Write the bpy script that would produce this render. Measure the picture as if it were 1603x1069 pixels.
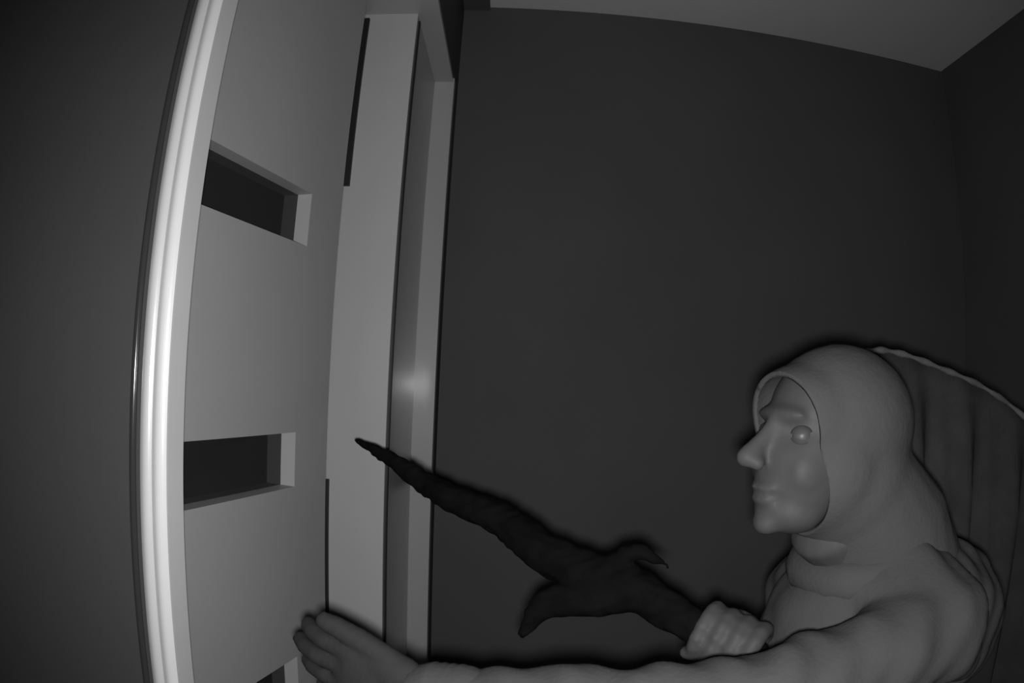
import bpy, bmesh, math, random
from mathutils import Vector, Matrix
random.seed(4)
sc = bpy.context.scene
COL = sc.collection
for o in list(bpy.data.objects):
    bpy.data.objects.remove(o)

# ------------------------------------------------------------------ camera, light, exposure
CAM_Z = 1.5
PITCH, ROLL = 0.061587, 0.044909
cd = bpy.data.cameras.new('camera')
cam = bpy.data.objects.new('camera', cd)
COL.objects.link(cam)
# wide security-camera lens: equisolid projection, 86 degrees across
cd.type = 'PANO'
cd.sensor_fit = 'HORIZONTAL'
cd.sensor_width = 36.0
cd.panorama_type = 'FISHEYE_EQUISOLID'
cd.fisheye_lens = 1097.66 * 36.0 / 1603.0
cd.fisheye_fov = math.pi
cd.clip_start = 0.01
up = Vector((math.sin(ROLL) * math.cos(PITCH), math.cos(ROLL) * math.cos(PITCH), -math.sin(PITCH)))
fw = Vector((0, 0, -1)) + up * up.z
fw.normalize()
rt = fw.cross(up)
R = Matrix((rt, fw, up))                      # camera axes -> world axes
cam.matrix_world = Matrix.Translation((0, 0, CAM_Z)) @ R.to_4x4()
sc.camera = cam

w = bpy.data.worlds.new('night')
sc.world = w
w.use_nodes = True
w.node_tree.nodes['Background'].inputs[0].default_value = (1, 1, 1, 1)
w.node_tree.nodes['Background'].inputs[1].default_value = 0.004

# the camera's own infrared lamp, just under the lens
ld = bpy.data.lights.new('infrared_lamp', 'SPOT')
ld.energy = 26.5
ld.color = (1, 1, 1)
ld.shadow_soft_size = 0.016
ld.spot_size = math.radians(138)
ld.spot_blend = 1.0
lamp = bpy.data.objects.new('infrared_lamp', ld)
COL.objects.link(lamp)
lamp.location = (0.0, -0.01, CAM_Z - 0.020)
lamp.rotation_euler = (math.radians(90 + 1), 0, math.radians(-3))

sc.view_settings.view_transform = 'Standard'
sc.view_settings.look = 'None'
sc.view_settings.gamma = 1
sc.view_settings.exposure = 0.0
sc.view_settings.use_curve_mapping = False

# ------------------------------------------------------------------ materials
def mat(name, v, rough=0.5, spec=0.5, bump=0.0, bscale=60.0, var=0.0, vscale=4.0, coat=0.0, trans=0.0):
    m = bpy.data.materials.new(name)
    m.use_nodes = True
    nt = m.node_tree
    b = nt.nodes['Principled BSDF']
    b.inputs['Base Color'].default_value = (v, v, v, 1)
    b.inputs['Roughness'].default_value = rough
    b.inputs['Specular IOR Level'].default_value = spec
    b.inputs['Coat Weight'].default_value = coat
    b.inputs['Coat Roughness'].default_value = 0.12
    b.inputs['Transmission Weight'].default_value = trans
    tc = nt.nodes.new('ShaderNodeTexCoord')
    if var:
        n = nt.nodes.new('ShaderNodeTexNoise')
        n.inputs['Scale'].default_value = vscale
        n.inputs['Detail'].default_value = 3
        r = nt.nodes.new('ShaderNodeMapRange')
        r.inputs['From Min'].default_value = 0.3
        r.inputs['From Max'].default_value = 0.7
        r.inputs['To Min'].default_value = v * (1 - var)
        r.inputs['To Max'].default_value = v * (1 + var)
        c = nt.nodes.new('ShaderNodeCombineColor')
        nt.links.new(tc.outputs['Object'], n.inputs['Vector'])
        nt.links.new(n.outputs['Fac'], r.inputs['Value'])
        for i in range(3):
            nt.links.new(r.outputs['Result'], c.inputs[i])
        nt.links.new(c.outputs['Color'], b.inputs['Base Color'])
    if bump:
        n = nt.nodes.new('ShaderNodeTexNoise')
        n.inputs['Scale'].default_value = bscale
        bp = nt.nodes.new('ShaderNodeBump')
        bp.inputs['Strength'].default_value = bump
        bp.inputs['Distance'].default_value = 0.002
        nt.links.new(tc.outputs['Object'], n.inputs['Vector'])
        nt.links.new(n.outputs['Fac'], bp.inputs['Height'])
        nt.links.new(bp.outputs['Normal'], b.inputs['Normal'])
    return m

M = dict(
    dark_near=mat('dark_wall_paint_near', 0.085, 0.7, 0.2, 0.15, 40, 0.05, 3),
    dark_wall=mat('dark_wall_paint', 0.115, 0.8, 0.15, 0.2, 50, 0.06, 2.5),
    ceiling=mat('white_ceiling_paint', 0.85, 0.9, 0.1, 0.1, 80, 0.02, 2),
    floor=mat('dark_floor', 0.12, 0.6, 0.3, 0.1, 30, 0.15, 6),
    band=mat('gloss_white_band', 0.74, 0.3, 0.5, 0.03, 20, 0.02, 8, coat=0.4),
    casing=mat('gloss_white_casing', 0.90, 0.28, 0.5, 0.03, 20, 0.02, 8, coat=0.5),
    door=mat('satin_door_paint', 0.42, 0.5, 0.2, 0.04, 25, 0.03, 5),
    post=mat('pale_post_paint', 0.50, 0.3, 0.3, 0.03, 25, 0.02, 5, coat=0.2),
    trim=mat('pale_trim_paint', 0.45, 0.3, 0.3, 0.03, 25, 0.02, 5, coat=0.2),
    seam_dark=mat('seam_shade_black', 0.02, 0.5, 0.3),
    bead=mat('dark_gloss_bead', 0.05, 0.12, 0.6, coat=0.5),
    glass=mat('dark_door_glass', 0.06, 0.06, 0.5, trans=0.5),
    glove=mat('dark_glove', 0.045, 0.8, 0.2, 0.3, 120),
    skin=mat('skin', 0.085, 0.6, 0.25, 0.05, 90, 0.04, 20),
    cloth=mat('pale_sweatshirt', 0.098, 0.95, 0.05, 0.3, 160, 0.05, 9),
    trouser=mat('dark_trousers', 0.08, 0.9, 0.1, 0.3, 160),
    shoe=mat('dark_shoes', 0.05, 0.6, 0.3),
    cape=mat('dark_cape_cloth', 0.06, 0.85, 0.15, 0.4, 120, 0.2, 12),
    catchlight=mat('catchlight_cloth', 0.15, 0.7, 0.3, 0.4, 120, 0.3, 30),
    stick=mat('dark_bark', 0.008, 0.95, 0.03, 0.8, 60, 0.3, 25),
    eye=mat('eye', 0.10, 0.45, 0.5),
)

# ------------------------------------------------------------------ helpers
def link_mesh(name, bm, m, parent=None, kind=None, smooth=False, bevel=0.0):
    me = bpy.data.meshes.new(name)
    if bevel:
        bmesh.ops.bevel(bm, geom=[e for e in bm.edges if e.is_manifold and e.calc_face_angle(0) > 0.5], offset=bevel, segments=3,
                        profile=0.5, affect='EDGES', clamp_overlap=True)
    bmesh.ops.recalc_face_normals(bm, faces=bm.faces)
    bm.to_mesh(me)
    bm.free()
    me.materials.append(m)
    if smooth:
        for p in me.polygons:
            p.use_smooth = True
    o = bpy.data.objects.new(name, me)
    COL.objects.link(o)
    if parent:
        o.parent = parent
        o.matrix_parent_inverse = parent.matrix_basis.inverted()
    if kind:
        o['kind'] = kind
    return o

def box(bm, x0, x1, y0, y1, z0, z1, T=None):
    vs = [bm.verts.new((x, y, z)) for z in (z0, z1) for x, y in ((x0, y0), (x1, y0), (x1, y1), (x0, y1))]
    if T:
        for v in vs:
            v.co = T @ v.co
    for f in ((0, 3, 2, 1), (4, 5, 6, 7), (0, 1, 5, 4), (1, 2, 6, 5), (2, 3, 7, 6), (3, 0, 4, 7)):
        bm.faces.new([vs[i] for i in f])

def extrude_z(bm, poly, z0, z1):
    a = [bm.verts.new((x, y, z0)) for x, y in poly]
    b = [bm.verts.new((x, y, z1)) for x, y in poly]
    n = len(poly)
    bm.faces.new(a[::-1])
    bm.faces.new(b)
    for i in range(n):
        bm.faces.new((a[i], a[(i + 1) % n], b[(i + 1) % n], b[i]))

def empty(name, loc, label=None, cat=None, kind=None):
    o = bpy.data.objects.new(name, None)
    COL.objects.link(o)
    o.location = loc
    o.empty_display_size = 0.05
    if label:
        o['label'] = label
    if cat:
        o['category'] = cat
    if kind:
        o['kind'] = kind
    return o

def ball(bm, c, r, frame=None, sub=3):
    """ellipsoid; r along the axes of frame (3x3, columns are axes)"""
    r = (r, r, r) if isinstance(r, (int, float)) else r
    F = (frame or Matrix.Identity(3)).to_4x4()
    T = Matrix.Translation(c) @ F @ Matrix.Diagonal((r[0], r[1], r[2], 1))
    bmesh.ops.create_icosphere(bm, subdivisions=sub, radius=1, matrix=T)

def tube(bm, pts, rad, n=14, flat=1.0):
    """closed tapered tube with round ends through pts"""
    pts = [Vector(p) for p in pts]
    rings = []
    N = len(pts)
    ref = Vector((0.13, 0.21, 1)).normalized()
    P, Q = [], []
    for i, p in enumerate(pts):
        d = (pts[min(i + 1, N - 1)] - pts[max(i - 1, 0)]).normalized()
        if i == 0:
            for k in (0.0, 0.5, 0.85):
                a = 1 - k
                P.append((p - d * rad[0] * a * 0.9, d, rad[0] * math.sqrt(max(0.03, 1 - a * a))))
        P.append((p, d, rad[i]))
        if i == N - 1:
            for k in (0.5, 0.85, 1.0):
                P.append((p + d * rad[-1] * k * 0.9, d, rad[-1] * math.sqrt(max(0.03, 1 - k * k))))
    for p, d, r in P:
        a = d.cross(ref)
        if a.length < 1e-3:
            a = d.cross(Vector((1, 0, 0)))
        a.normalize()
        b = d.cross(a)
        rings.append([bm.verts.new(p + (a * math.cos(t) + b * math.sin(t) * flat) * r)
                      for t in (2 * math.pi * k / n for k in range(n))])
    for A, B in zip(rings, rings[1:]):
        for k in range(n):
            bm.faces.new((A[k], A[(k + 1) % n], B[(k + 1) % n], B[k]))
    bm.faces.new(rings[0][::-1])
    bm.faces.new(rings[-1])

def spline(pts, rad, n=5):
    """Catmull-Rom resampling of a polyline with radii"""
    pts = [Vector(p) for p in pts]
    P = [pts[0] * 2 - pts[1]] + pts + [pts[-1] * 2 - pts[-2]]
    out, ro = [], []
    for i in range(len(pts) - 1):
        for k in range(n):
            t = k / n
            a, b, c, d = P[i:i + 4]
            out.append(0.5 * ((2 * b) + (c - a) * t + (2 * a - 5 * b + 4 * c - d) * t * t + (3 * b - a - 3 * c + d) * t ** 3))
            ro.append(rad[i] * (1 - t) + rad[i + 1] * t)
    out.append(pts[-1])
    ro.append(rad[-1])
    return out, ro

def remeshed(bm, voxel, smooth=6, factor=0.5):
    """union of the overlapping closed shapes in bm as ONE continuous surface"""
    bmesh.ops.recalc_face_normals(bm, faces=bm.faces)
    me = bpy.data.meshes.new('tmp')
    bm.to_mesh(me)
    bm.free()
    o = bpy.data.objects.new('tmp', me)
    COL.objects.link(o)
    m = o.modifiers.new('r', 'REMESH')
    m.mode = 'VOXEL'
    m.voxel_size = voxel
    s = o.modifiers.new('s', 'SMOOTH')
    s.iterations = smooth
    s.factor = factor
    dg = bpy.context.evaluated_depsgraph_get()
    dg.update()
    out = bpy.data.meshes.new_from_object(o.evaluated_get(dg))
    bpy.data.objects.remove(o)
    bpy.data.meshes.remove(me)
    b2 = bmesh.new()
    b2.from_mesh(out)
    bpy.data.meshes.remove(out)
    return b2

# ------------------------------------------------------------------ the setting
CEIL, HEAD = 2.6, 2.275
YN, YB, XR, XL = 0.70, 1.83, 1.42, -0.185     # near wall, back wall, right wall, face of the door wall
XF, YC = -1.7, -0.12                           # far left end, wall that carries the camera

b = bmesh.new(); box(b, XF - 0.1, XR + 0.1, YC - 0.1, YB + 0.1, -0.08, 0)
link_mesh('floor', b, M['floor'], kind='structure')
b = bmesh.new(); box(b, XF - 0.1, XR + 0.1, YC - 0.1, YB + 0.1, CEIL, CEIL + 0.08)
link_mesh('ceiling', b, M['ceiling'], kind='structure')
b = bmesh.new(); box(b, XL, XR + 0.1, YB, YB + 0.1, 0, CEIL)
link_mesh('wall_back', b, M['dark_wall'], kind='structure')
b = bmesh.new(); box(b, XR, XR + 0.1, YC, YB, 0, CEIL)
link_mesh('wall_right', b, M['dark_wall'], kind='structure')
b = bmesh.new(); box(b, XF - 0.1, XR + 0.1, YC - 0.1, YC, 0, CEIL)
link_mesh('wall_front', b, M['dark_wall'], kind='structure')
# the door wall: near pier, lintel over the recess, far pier, closed outer side
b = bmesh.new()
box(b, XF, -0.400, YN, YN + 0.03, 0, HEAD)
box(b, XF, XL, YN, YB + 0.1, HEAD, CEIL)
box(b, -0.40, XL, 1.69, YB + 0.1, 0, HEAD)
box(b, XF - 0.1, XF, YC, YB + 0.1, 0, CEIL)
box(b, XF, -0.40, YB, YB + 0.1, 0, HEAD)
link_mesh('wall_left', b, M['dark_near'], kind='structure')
# pale underside of the lintel
b = bmesh.new(); box(b, -0.60, XL + 0.004, YN + 0.032, 1.70, HEAD - 0.012, HEAD)
link_mesh('trim_1', b, M['trim'], kind='structure')
# dark strip where the door wall meets the ceiling
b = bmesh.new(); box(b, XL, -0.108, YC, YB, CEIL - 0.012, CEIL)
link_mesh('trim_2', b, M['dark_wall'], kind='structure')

# near casing: two rounded bands and a slanted return
ca = empty('trim_3', (-0.39, YN, 0), kind='structure')
def bulge(x0, x1, yf, h, n=8):
    return [(x0 + (x1 - x0) * i / n, yf - h * math.sin(math.pi * i / n)) for i in range(n + 1)]
b = bmesh.new()
extrude_z(b, bulge(-0.4085, -0.3925, YN - 0.004, 0.0035) + [(-0.3925, YN + 0.02), (-0.4085, YN + 0.02)], 0, HEAD)
link_mesh('outer_band', b, M['band'], ca)
b = bmesh.new()
extrude_z(b, bulge(-0.3915, -0.3715, YN - 0.006, 0.0045) + [(-0.3715, YN + 0.02), (-0.3915, YN + 0.02)], 0, HEAD)
link_mesh('inner_band', b, M['casing'], ca)
b = bmesh.new()
extrude_z(b, [(-0.3712, YN - 0.004), (-0.3664, YN + 0.027), (-0.374, YN + 0.031), (-0.392, YN + 0.031), (-0.392, YN + 0.021), (-0.3712, YN + 0.021)], 0, HEAD)
link_mesh('return_board', b, M['band'], ca)
b = bmesh.new()
bmesh.ops.create_cone(b, cap_ends=False, segments=20, radius1=0.0045, radius2=0.0045, depth=HEAD,
                      matrix=Matrix.Translation((-0.4205, YN - 0.001, HEAD / 2)))
link_mesh('edge_bead', b, M['bead'], ca, smooth=True)

# door, standing at about 13 degrees to the passage
ang = math.radians(12.8)
U = Vector((math.sin(ang), math.cos(ang), 0))
Nn = Vector((math.cos(ang), -math.sin(ang), 0))
DT = Matrix(((U.x, -Nn.x, 0, -0.40), (U.y, -Nn.y, 0, 0.80), (0, 0, 1, 0), (0, 0, 0, 1)))   # s along, d behind the face, z
door = empty('door_1', (-0.40, 0.80, 0), kind='structure')
S0, S1, L0, L1 = -0.055, 0.392, -0.040, 0.283
TH, LH, PI_ = 0.045, 0.088, 0.3865
zs = [0.932 - PI_, 0.932, 0.932 + PI_, 0.932 + 2 * PI_]
b = bmesh.new()
box(b, S0, L0, 0, TH, 0.012, HEAD - 0.016, DT)
box(b, L1, S1, 0, TH, 0.012, HEAD - 0.016, DT)
prev = 0.012
for z in zs + [None]:
    top = HEAD - 0.016 if z is None else z
    if top > prev:
        box(b, L0, L1, 0, TH, prev, top, DT)
    prev = None if z is None else z + LH
bmesh.ops.remove_doubles(b, verts=b.verts, dist=1e-5)
link_mesh('door_leaf', b, M['door'], door)
for z in zs:
    b = bmesh.new(); box(b, L0, L1, 0.027, 0.034, z, z + LH, DT)
    link_mesh('glass_pane', b, M['glass'], door)
# pale frame post beyond the leaf, black strips painting the shade along its seams
b = bmesh.new(); box(b, -0.352, -0.2285, 1.30, 1.66, 0, HEAD - 0.012)
link_mesh('frame_post', b, M['post'], door, bevel=0.004)
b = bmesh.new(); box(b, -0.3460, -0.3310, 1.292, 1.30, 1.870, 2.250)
link_mesh('seam_shade', b, M['seam_dark'], door)
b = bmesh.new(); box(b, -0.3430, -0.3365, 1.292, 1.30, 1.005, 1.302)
link_mesh('seam_shade', b, M['seam_dark'], door)
b = bmesh.new(); box(b, -0.2287, -0.2255, 1.318, 1.33, 0.01, HEAD - 0.02)  # black strip drawn as the shadow line behind the post's front edge
link_mesh('seam_shade', b, M['seam_dark'], door)
# far jamb board facing the camera
b = bmesh.new(); box(b, -0.238, -0.178, 1.66, 1.69, 0, HEAD - 0.001)
link_mesh('trim_4', b, M['trim'], kind='structure', bevel=0.003)

# ------------------------------------------------------------------ the person
person = empty('person', (0.48, 0.80, 0),
               'person in a pale hooded top and dark cape reaching towards the door', 'person')
HC = Vector((0.372, 0.75, 1.449))
a, pd = math.radians(14), math.radians(-5)
f = Vector((-math.cos(a) * math.cos(pd), -math.sin(a) * math.cos(pd), -math.sin(pd)))
lft = Vector((0, 0, 1)).cross(f).normalized()
upv = f.cross(lft)
HF = Matrix((f, lft, upv)).transposed()
def hp(x, y, z):
    return HC + HF @ Vector((x, y, z))
SL, SR = Vector((0.495, 0.635, 1.235)), Vector((0.445, 0.925, 1.205))
EL, WL = Vector((0.225, 0.615, 1.185)), Vector((-0.070, 0.690, 1.161))
ER, WR = Vector((0.455, 0.840, 0.960)), Vector((0.345, 0.775, 1.152))
NB = Vector((0.450, 0.775, 1.315))
PEL = Vector((0.545, 0.82, 0.86))
HIPL, HIPR = Vector((0.545, 0.735, 0.86)), Vector((0.515, 0.905, 0.86))
KNL, KNR = Vector((0.470, 0.72, 0.47)), Vector((0.425, 0.93, 0.47))
ANL, ANR = Vector((0.545, 0.72, 0.085)), Vector((0.475, 0.94, 0.085))

def finger(bm, root, dirv, bend, lens, r0):
    """three phalanges, bending towards `bend`"""
    p = Vector(root); d = Vector(dirv).normalized(); bd = Vector(bend).normalized()
    pts, rad = [p - d * 0.012], [r0]
    pts.append(p.copy()); rad.append(r0)
    for i, (L, k) in enumerate(zip(lens, (0.15, 0.35, 0.35))):
        d = (d + bd * k).normalized()
        p = p + d * L
        pts.append(p.copy()); rad.append(r0 * (0.95, 0.86, 0.75)[i])
    tube(bm, pts, rad, 10)

def reaching_hand(bm):
    d = Vector((-0.94, 0.28, 0.03)).normalized()          # along the hand
    t = Vector((0.12, -0.1, 0.99)); t = (t - d * t.dot(d)).normalized()   # thumb side, up
    n = d.cross(t)                                          # across the palm
    if n.y < 0: n = -n
    F = Matrix((d, t, n)).transposed()
    c = WL + d * 0.060
    ball(bm, c, (0.056, 0.042, 0.016), F)
    ball(bm, WL + d * 0.085, (0.026, 0.044, 0.014), F)
    ball(bm, WL + d * 0.045 + t * 0.024, (0.034, 0.016, 0.016), F)
    tube(bm, [WL - d * 0.02, WL + d * 0.03], [0.027, 0.03], 14, 0.75)
    for k, (off, L, sp) in enumerate(((0.033, 0.082, 0.05), (0.011, 0.092, 0.01), (-0.011, 0.086, -0.03), (-0.032, 0.066, -0.09))):
        finger(bm, WL + d * (0.103 - 0.006 * abs(k - 1)) + t * off, d + t * sp, n, (L * 0.45, L * 0.3, L * 0.25), 0.0092 - 0.0005 * k)
    finger(bm, WL + d * 0.050 + t * 0.036, d * 0.86 + t * 0.42, d, (0.036, 0.030, 0.018), 0.0108)

# stick axis (the other hand closes on its lower end)
SA, ST = Vector((0.291, 0.745, 1.196)), Vector((-0.250, 1.150, 1.393))
sd = (ST - SA).normalized()
def gripping_hand(bm):
    c = SA + sd * 0.025
    t = (c - WR).normalized()
    side = sd.cross(Vector((0, 0, 1))).normalized()          # to the camera side or away
    if side.y > 0: side = -side
    upw = side.cross(sd).normalized()
    if upw.z < 0: upw = -upw
    R_ = 0.031
    # palm behind the stick
    F = Matrix((sd, upw, side)).transposed()
    ball(bm, c - side * 0.030 - upw * 0.010, (0.046, 0.044, 0.018), F)
    tube(bm, [WR, c - side * 0.030 - upw * 0.045], [0.027, 0.026], 14)
    for k in range(4):
        o = c + sd * (-0.0335 + 0.0218 * k)
        pts, rad = [], []
        n = 9
        for i in range(n + 1):
            th = math.radians(150 - (250 - 15 * abs(k - 1)) * i / n)     # from the palm over the top to the front
            pts.append(o - side * math.cos(th + math.pi) * R_ * 1.0 + upw * math.sin(th) * R_)
            rad.append(0.0122 - 0.0012 * i / n - 0.0004 * k)
        tube(bm, pts, rad, 10)
    tube(bm, [c + sd * 0.030 - side * 0.024 - upw * 0.022, c + sd * 0.036 - upw * 0.034, c + sd * 0.040 + side * 0.020 - upw * 0.028], [0.0125, 0.0115, 0.009], 10)

# body: one continuous surface
b = bmesh.new()
ball(b, hp(-0.014, 0, 0.026), (0.094, 0.074, 0.082), HF)
ball(b, hp(0.035, 0, -0.028), (0.058, 0.058, 0.080), HF)
ball(b, hp(0.045, 0, -0.084), (0.042, 0.044, 0.028), HF)
ball(b, hp(0.076, 0, -0.100), (0.016, 0.020, 0.015), HF, 2)
ball(b, hp(0.074, 0, 0.022), (0.017, 0.046, 0.012), HF, 2)
for s in (-1, 1):
    ball(b, hp(0.052, s * 0.036, -0.036), (0.030, 0.021, 0.030), HF, 2)
    ball(b, hp(-0.004, s * 0.070, -0.012), (0.020, 0.009, 0.029), HF, 2)
    ball(b, hp(0.106, s * 0.011, -0.034), 0.0095, HF, 2)
tube(b, [hp(0.084, 0, 0.012), hp(0.101, 0, -0.010), hp(0.117, 0, -0.029)], [0.009, 0.010, 0.0125], 12)
ball(b, hp(0.088, 0, -0.060), (0.012, 0.024, 0.0065), HF, 2)
ball(b, hp(0.086, 0, -0.073), (0.012, 0.021, 0.0070), HF, 2)
tube(b, [hp(-0.02, 0, -0.05), hp(-0.025, 0, -0.10), NB], [0.056, 0.056, 0.062], 18)
p, r = spline([NB + Vector((0, 0, -.03)), Vector((0.47, 0.785, 1.20)), Vector((0.51, 0.80, 1.02)), PEL], [0.085, 0.125, 0.118, 0.125])
tube(b, p, r, 22)
tube(b, [SL, NB + Vector((0, 0, -0.03)), SR], [0.052, 0.075, 0.052], 18)
for S_, E_, W_ in ((SL, EL, WL), (SR, ER, WR)):
    p, r = spline([S_, E_, W_], [0.047, 0.038, 0.025])
    tube(b, p, r, 16)
for h, k, an in ((HIPL, KNL, ANL), (HIPR, KNR, ANR)):
    p, r = spline([h, k, an], [0.085, 0.055, 0.038])
    tube(b, p, r, 16)
    tube(b, [an + Vector((0.03, 0, -0.045)), an + Vector((-0.13, 0, -0.058))], [0.034, 0.026], 14)
reaching_hand(b)
gripping_hand(b)
b = remeshed(b, 0.0038, 4)
HI = HF.transposed()
for v in b.verts:                                  # eye sockets, mouth line
    q = HI @ (v.co - HC)
    if q.x > 0.03 and -0.12 < q.z < 0.06:
        g = 0.0
        for s in (-1, 1):
            g += 0.008 * math.exp(-((q.y - s * 0.031) ** 2 / 0.00032 + (q.z - 0.001) ** 2 / 0.00016))
        g += 0.004 * math.exp(-(q.y ** 2 / 0.0004 + (q.z + 0.0665) ** 2 / 0.000012))
        v.co -= f * g
hv = [v for v in b.verts if (v.co - HC).length < 0.145]
for _ in range(7):
    bmesh.ops.smooth_vert(b, verts=hv, factor=0.5, use_axis_x=True, use_axis_y=True, use_axis_z=True)
link_mesh('body', b, M['skin'], person, smooth=True)
for s in (-1, 1):
    b = bmesh.new(); ball(b, hp(0.0655, s * 0.031, 0.001), 0.0112, HF)
    link_mesh('eye', b, M['eye'], person, smooth=True)

for s in (-1, 1):
    for keep in (1, -1):
        b = bmesh.new(); ball(b, hp(0.0658, s * 0.031, 0.001), (0.0126, 0.0150, 0.0128), HF)
        bmesh.ops.bisect_plane(b, geom=list(b.verts) + list(b.edges) + list(b.faces), plane_co=hp(0.0658, s * 0.031, 0.001) + upv * (0.0042 if keep > 0 else -0.0062),
                               plane_no=upv * -keep - f * 0.25, clear_outer=True)
        link_mesh('eyelid', b, M['skin'], person, smooth=True)

# pale sweatshirt with loose sleeves
b = bmesh.new()
p, r = spline([NB + Vector((0.01, 0.0, -0.03)), Vector((0.472, 0.785, 1.215)), Vector((0.505, 0.80, 1.03)), PEL + Vector((0, 0, 0.02))], [0.098, 0.145, 0.142, 0.150])
tube(b, p, r, 24)
ball(b, Vector((0.545, 0.745, 1.21)), (0.115, 0.115, 0.115))
tube(b, [SL, NB + Vector((0.015, 0, -0.025)), SR], [0.066, 0.092, 0.066], 18)
for S_, E_, W_ in ((SL, EL, WL), (SR, ER, WR)):
    d = (W_ - E_).normalized()
    p, r = spline([S_, (S_ + E_) / 2 + Vector((0, 0, -.008)), E_, (E_ + W_) / 2, W_ - d * 0.006], [0.065, 0.060, 0.053, 0.046, 0.036])
    tube(b, p, r, 18)
    ball(b, E_, (0.056, 0.052, 0.050))
b = remeshed(b, 0.007, 6)
for v in b.verts:                                  # soft creases
    c = v.co
    v.co = c + v.normal * (0.0045 * math.sin(c.x * 60 + c.z * 38 + 2 * math.sin(c.y * 26)) * math.sin(c.z * 30 - c.x * 19 + c.y * 12)
                                  + 0.0015 * math.sin(c.x * 140 - c.z * 90 + c.y * 60))
link_mesh('sweatshirt', b, M['cloth'], person, smooth=True)

# hood: raised over the crown and nape, open round the face
b = bmesh.new()
ball(b, hp(-0.016, 0, 0.018), (0.104, 0.088, 0.096), HF)
ball(b, hp(-0.035, 0, -0.045), (0.088, 0.088, 0.090), HF)
ball(b, hp(0.036, 0, 0.020), (0.078, 0.074, 0.066), HF)
ball(b, hp(0.010, 0, -0.030), (0.070, 0.086, 0.085), HF)
tube(b, [hp(-0.045, 0, -0.05), Vector((0.470, 0.775, 1.33)), Vector((0.50, 0.76, 1.27))], [0.085, 0.10, 0.095], 20)
b = remeshed(b, 0.006, 8)
for co, no in ((hp(0.064, 0, 0.0), (f + upv * -0.34).normalized()),):
    geom = [x for x in list(b.verts) + list(b.edges) + list(b.faces)
            if (x.co.z if isinstance(x, bmesh.types.BMVert) else sum(v.co.z for v in x.verts) / len(x.verts)) > 1.30]
    bmesh.ops.bisect_plane(b, geom=geom, plane_co=co, plane_no=no, clear_outer=True)
bmesh.ops.delete(b, geom=[v for v in b.verts if v.co.z < 1.22], context='VERTS')
o = link_mesh('hood', b, M['cloth'], person, smooth=True)
sm = o.modifiers.new('thick', 'SOLIDIFY'); sm.thickness = 0.006; sm.offset = -1

# gathered neck of the hood and ribbed cuffs
b = bmesh.new()
ring = []
for k in range(17):
    t = math.radians(-150 + 300 * k / 16)
    ring.append(NB + f * (0.070 * math.cos(t)) + lft * (0.080 * math.sin(t)) + Vector((0, 0, -0.012 - 0.030 * math.cos(t))))
tube(b, ring, [0.020 + 0.008 * math.cos(math.radians(-150 + 300 * k / 16) * 0.6) + 0.002 * math.sin(k * 2.1) for k in range(17)], 12)
link_mesh('collar', b, M['cloth'], person, smooth=True)
for E_, W_ in ((EL, WL), (ER, WR)):
    d = (W_ - E_).normalized()
    b = bmesh.new()
    tube(b, [W_ - d * (0.040 - 0.005 * k) for k in range(9)], [0.0395 + 0.0012 * (k % 2) for k in range(9)], 28)
    link_mesh('cuff', b, M['cloth'], person, smooth=True)

# dark glove on the outstretched hand
b = bmesh.new()
reaching_hand(b)
b = remeshed(b, 0.0042, 4)
b.normal_update()
for v in b.verts:
    v.co += v.normal * 0.0036
o = link_mesh('glove', b, M['glove'], person, smooth=True)
o['label'] = 'dark glove on the outstretched hand'

# trousers and shoes
b = bmesh.new()
ball(b, PEL + Vector((0, 0, 0.0)), (0.128, 0.158, 0.13))
for h, k, an in ((HIPL, KNL, ANL), (HIPR, KNR, ANR)):
    p, r = spline([h, k, an + Vector((0, 0, 0.03))], [0.100, 0.072, 0.060])
    tube(b, p, r, 18)
b = remeshed(b, 0.010, 5)
link_mesh('trousers', b, M['trouser'], person, smooth=True)
for an in (ANL, ANR):
    b = bmesh.new()
    tube(b, [an + Vector((0.035, 0, -0.040)), an + Vector((-0.06, 0, -0.046)), an + Vector((-0.145, 0, -0.052))], [0.045, 0.044, 0.033], 16)
    tube(b, [an + Vector((0.01, 0, -0.03)), an + Vector((0.0, 0, 0.025))], [0.046, 0.048], 16)
    b = remeshed(b, 0.007, 4)
    for v in b.verts:
        v.co.z = max(v.co.z, 0.0)
    link_mesh('shoe', b, M['shoe'], person, smooth=True)

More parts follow.
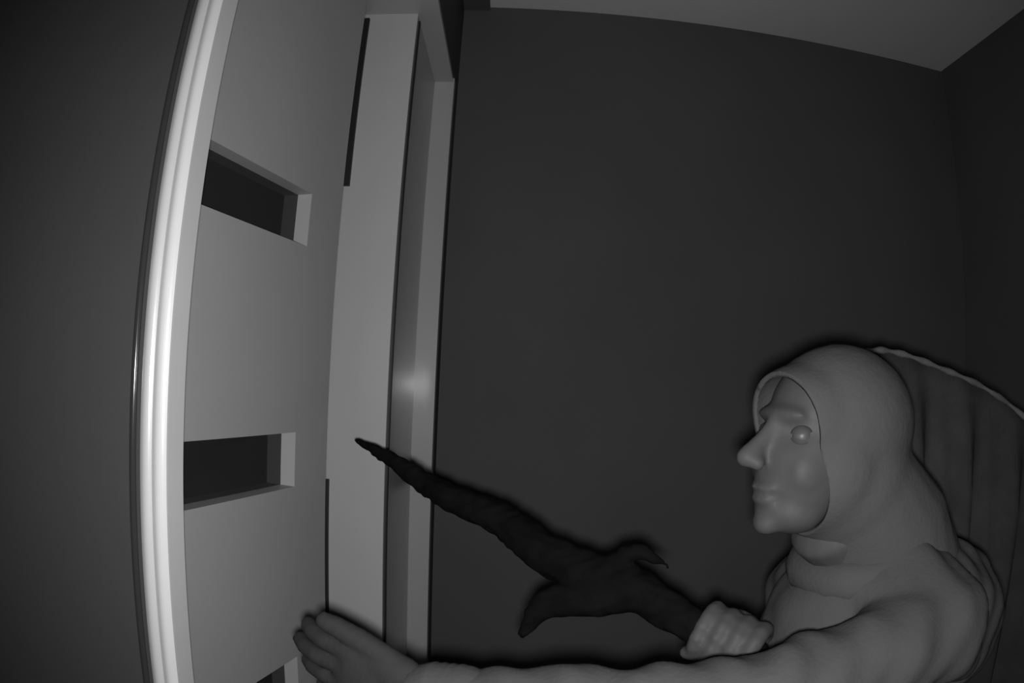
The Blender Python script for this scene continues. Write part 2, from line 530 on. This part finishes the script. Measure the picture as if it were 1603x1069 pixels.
# dark cape spread out behind the head
rim = [(0.455, 0.85, 1.540), (0.520, 0.91, 1.566), (0.600, 0.945, 1.566), (0.690, 0.955, 1.546), (0.785, 0.955, 1.518),
       (0.885, 0.95, 1.470), (0.985, 0.93, 1.395), (1.065, 0.90, 1.28)]
rp, _ = spline(rim, [1] * len(rim), 8)
b = bmesh.new()
rows = []
NV = 26
base = Vector((0.66, 0.93, 0.62))
for i, q in enumerate(rp):
    u = i / (len(rp) - 1)
    row = []
    bot = Vector((0.60 + 0.42 * u, 0.90 + 0.05 * math.sin(u * 3.1), 0.70))
    for j in range(NV + 1):
        v = j / NV
        c = q.lerp(bot, v)
        c.x += 0.05 * math.sin(math.pi * v) * u
        fold = 0.020 * min(1, v * 4) * math.sin(u * 34 + 1.5 * math.sin(v * 3)) + 0.010 * math.sin(u * 71 + v * 2) * min(1, v * 4)
        c.y += fold + 0.03 * math.sin(math.pi * v)
        row.append(b.verts.new(c))
    rows.append(row)
for A, B in zip(rows, rows[1:]):
    for j in range(NV):
        b.faces.new((A[j], A[j + 1], B[j + 1], B[j]))
cape = link_mesh('cape', b, M['cape'], person, smooth=True)
cape['label'] = 'dark folded cloth hanging behind the head and back'
sm = cape.modifiers.new('thick', 'SOLIDIFY'); sm.thickness = 0.006; sm.offset = 1
b = bmesh.new()
tube(b, rp, [0.0045 + 0.0015 * math.sin(i * 1.3) for i in range(len(rp))], 8)  # paler tube: catch-light on the cloth edge put into its colour
o = link_mesh('cape_catchlight', b, M['catchlight'], cape, smooth=True)

# ------------------------------------------------------------------ the dark forked stick
b = bmesh.new()
def along(t, dx=0, dz=0):
    return SA.lerp(ST, t) + Vector((dx, 0, dz))
p, r = spline([along(-0.02), along(0.12), along(0.25, 0.004, 0.006), along(0.40, -0.006, -0.004), along(0.55, 0.004, 0.005), along(0.72, 0, -0.003), along(0.88, 0, 0.003), along(1.0)],
              [0.020, 0.022, 0.030, 0.029, 0.025, 0.020, 0.013, 0.006], 5)
tube(b, p, r, 16)
p, r = spline([along(0.30), along(0.24, 0.0, 0.055), Vector((0.205, 0.83, 1.283))], [0.020, 0.012, 0.004], 5)
tube(b, p, r, 12)
p, r = spline([along(0.24), Vector((0.125, 0.85, 1.235)), Vector((0.060, 0.86, 1.222)), Vector((0.030, 0.86, 1.180))], [0.024, 0.026, 0.021, 0.007], 5)
tube(b, p, r, 12)
b = remeshed(b, 0.005, 3)
for v in b.verts:
    c = v.co
    v.co = c + v.normal * 0.0018 * math.sin(c.x * 160 + 3 * math.sin(c.z * 140)) * math.sin(c.y * 120 + c.z * 90)
o = link_mesh('forked_stick', b, M['stick'], smooth=True)
o['label'] = 'long dark forked stick slanting from the person up to the pale door frame'
o['category'] = 'stick'
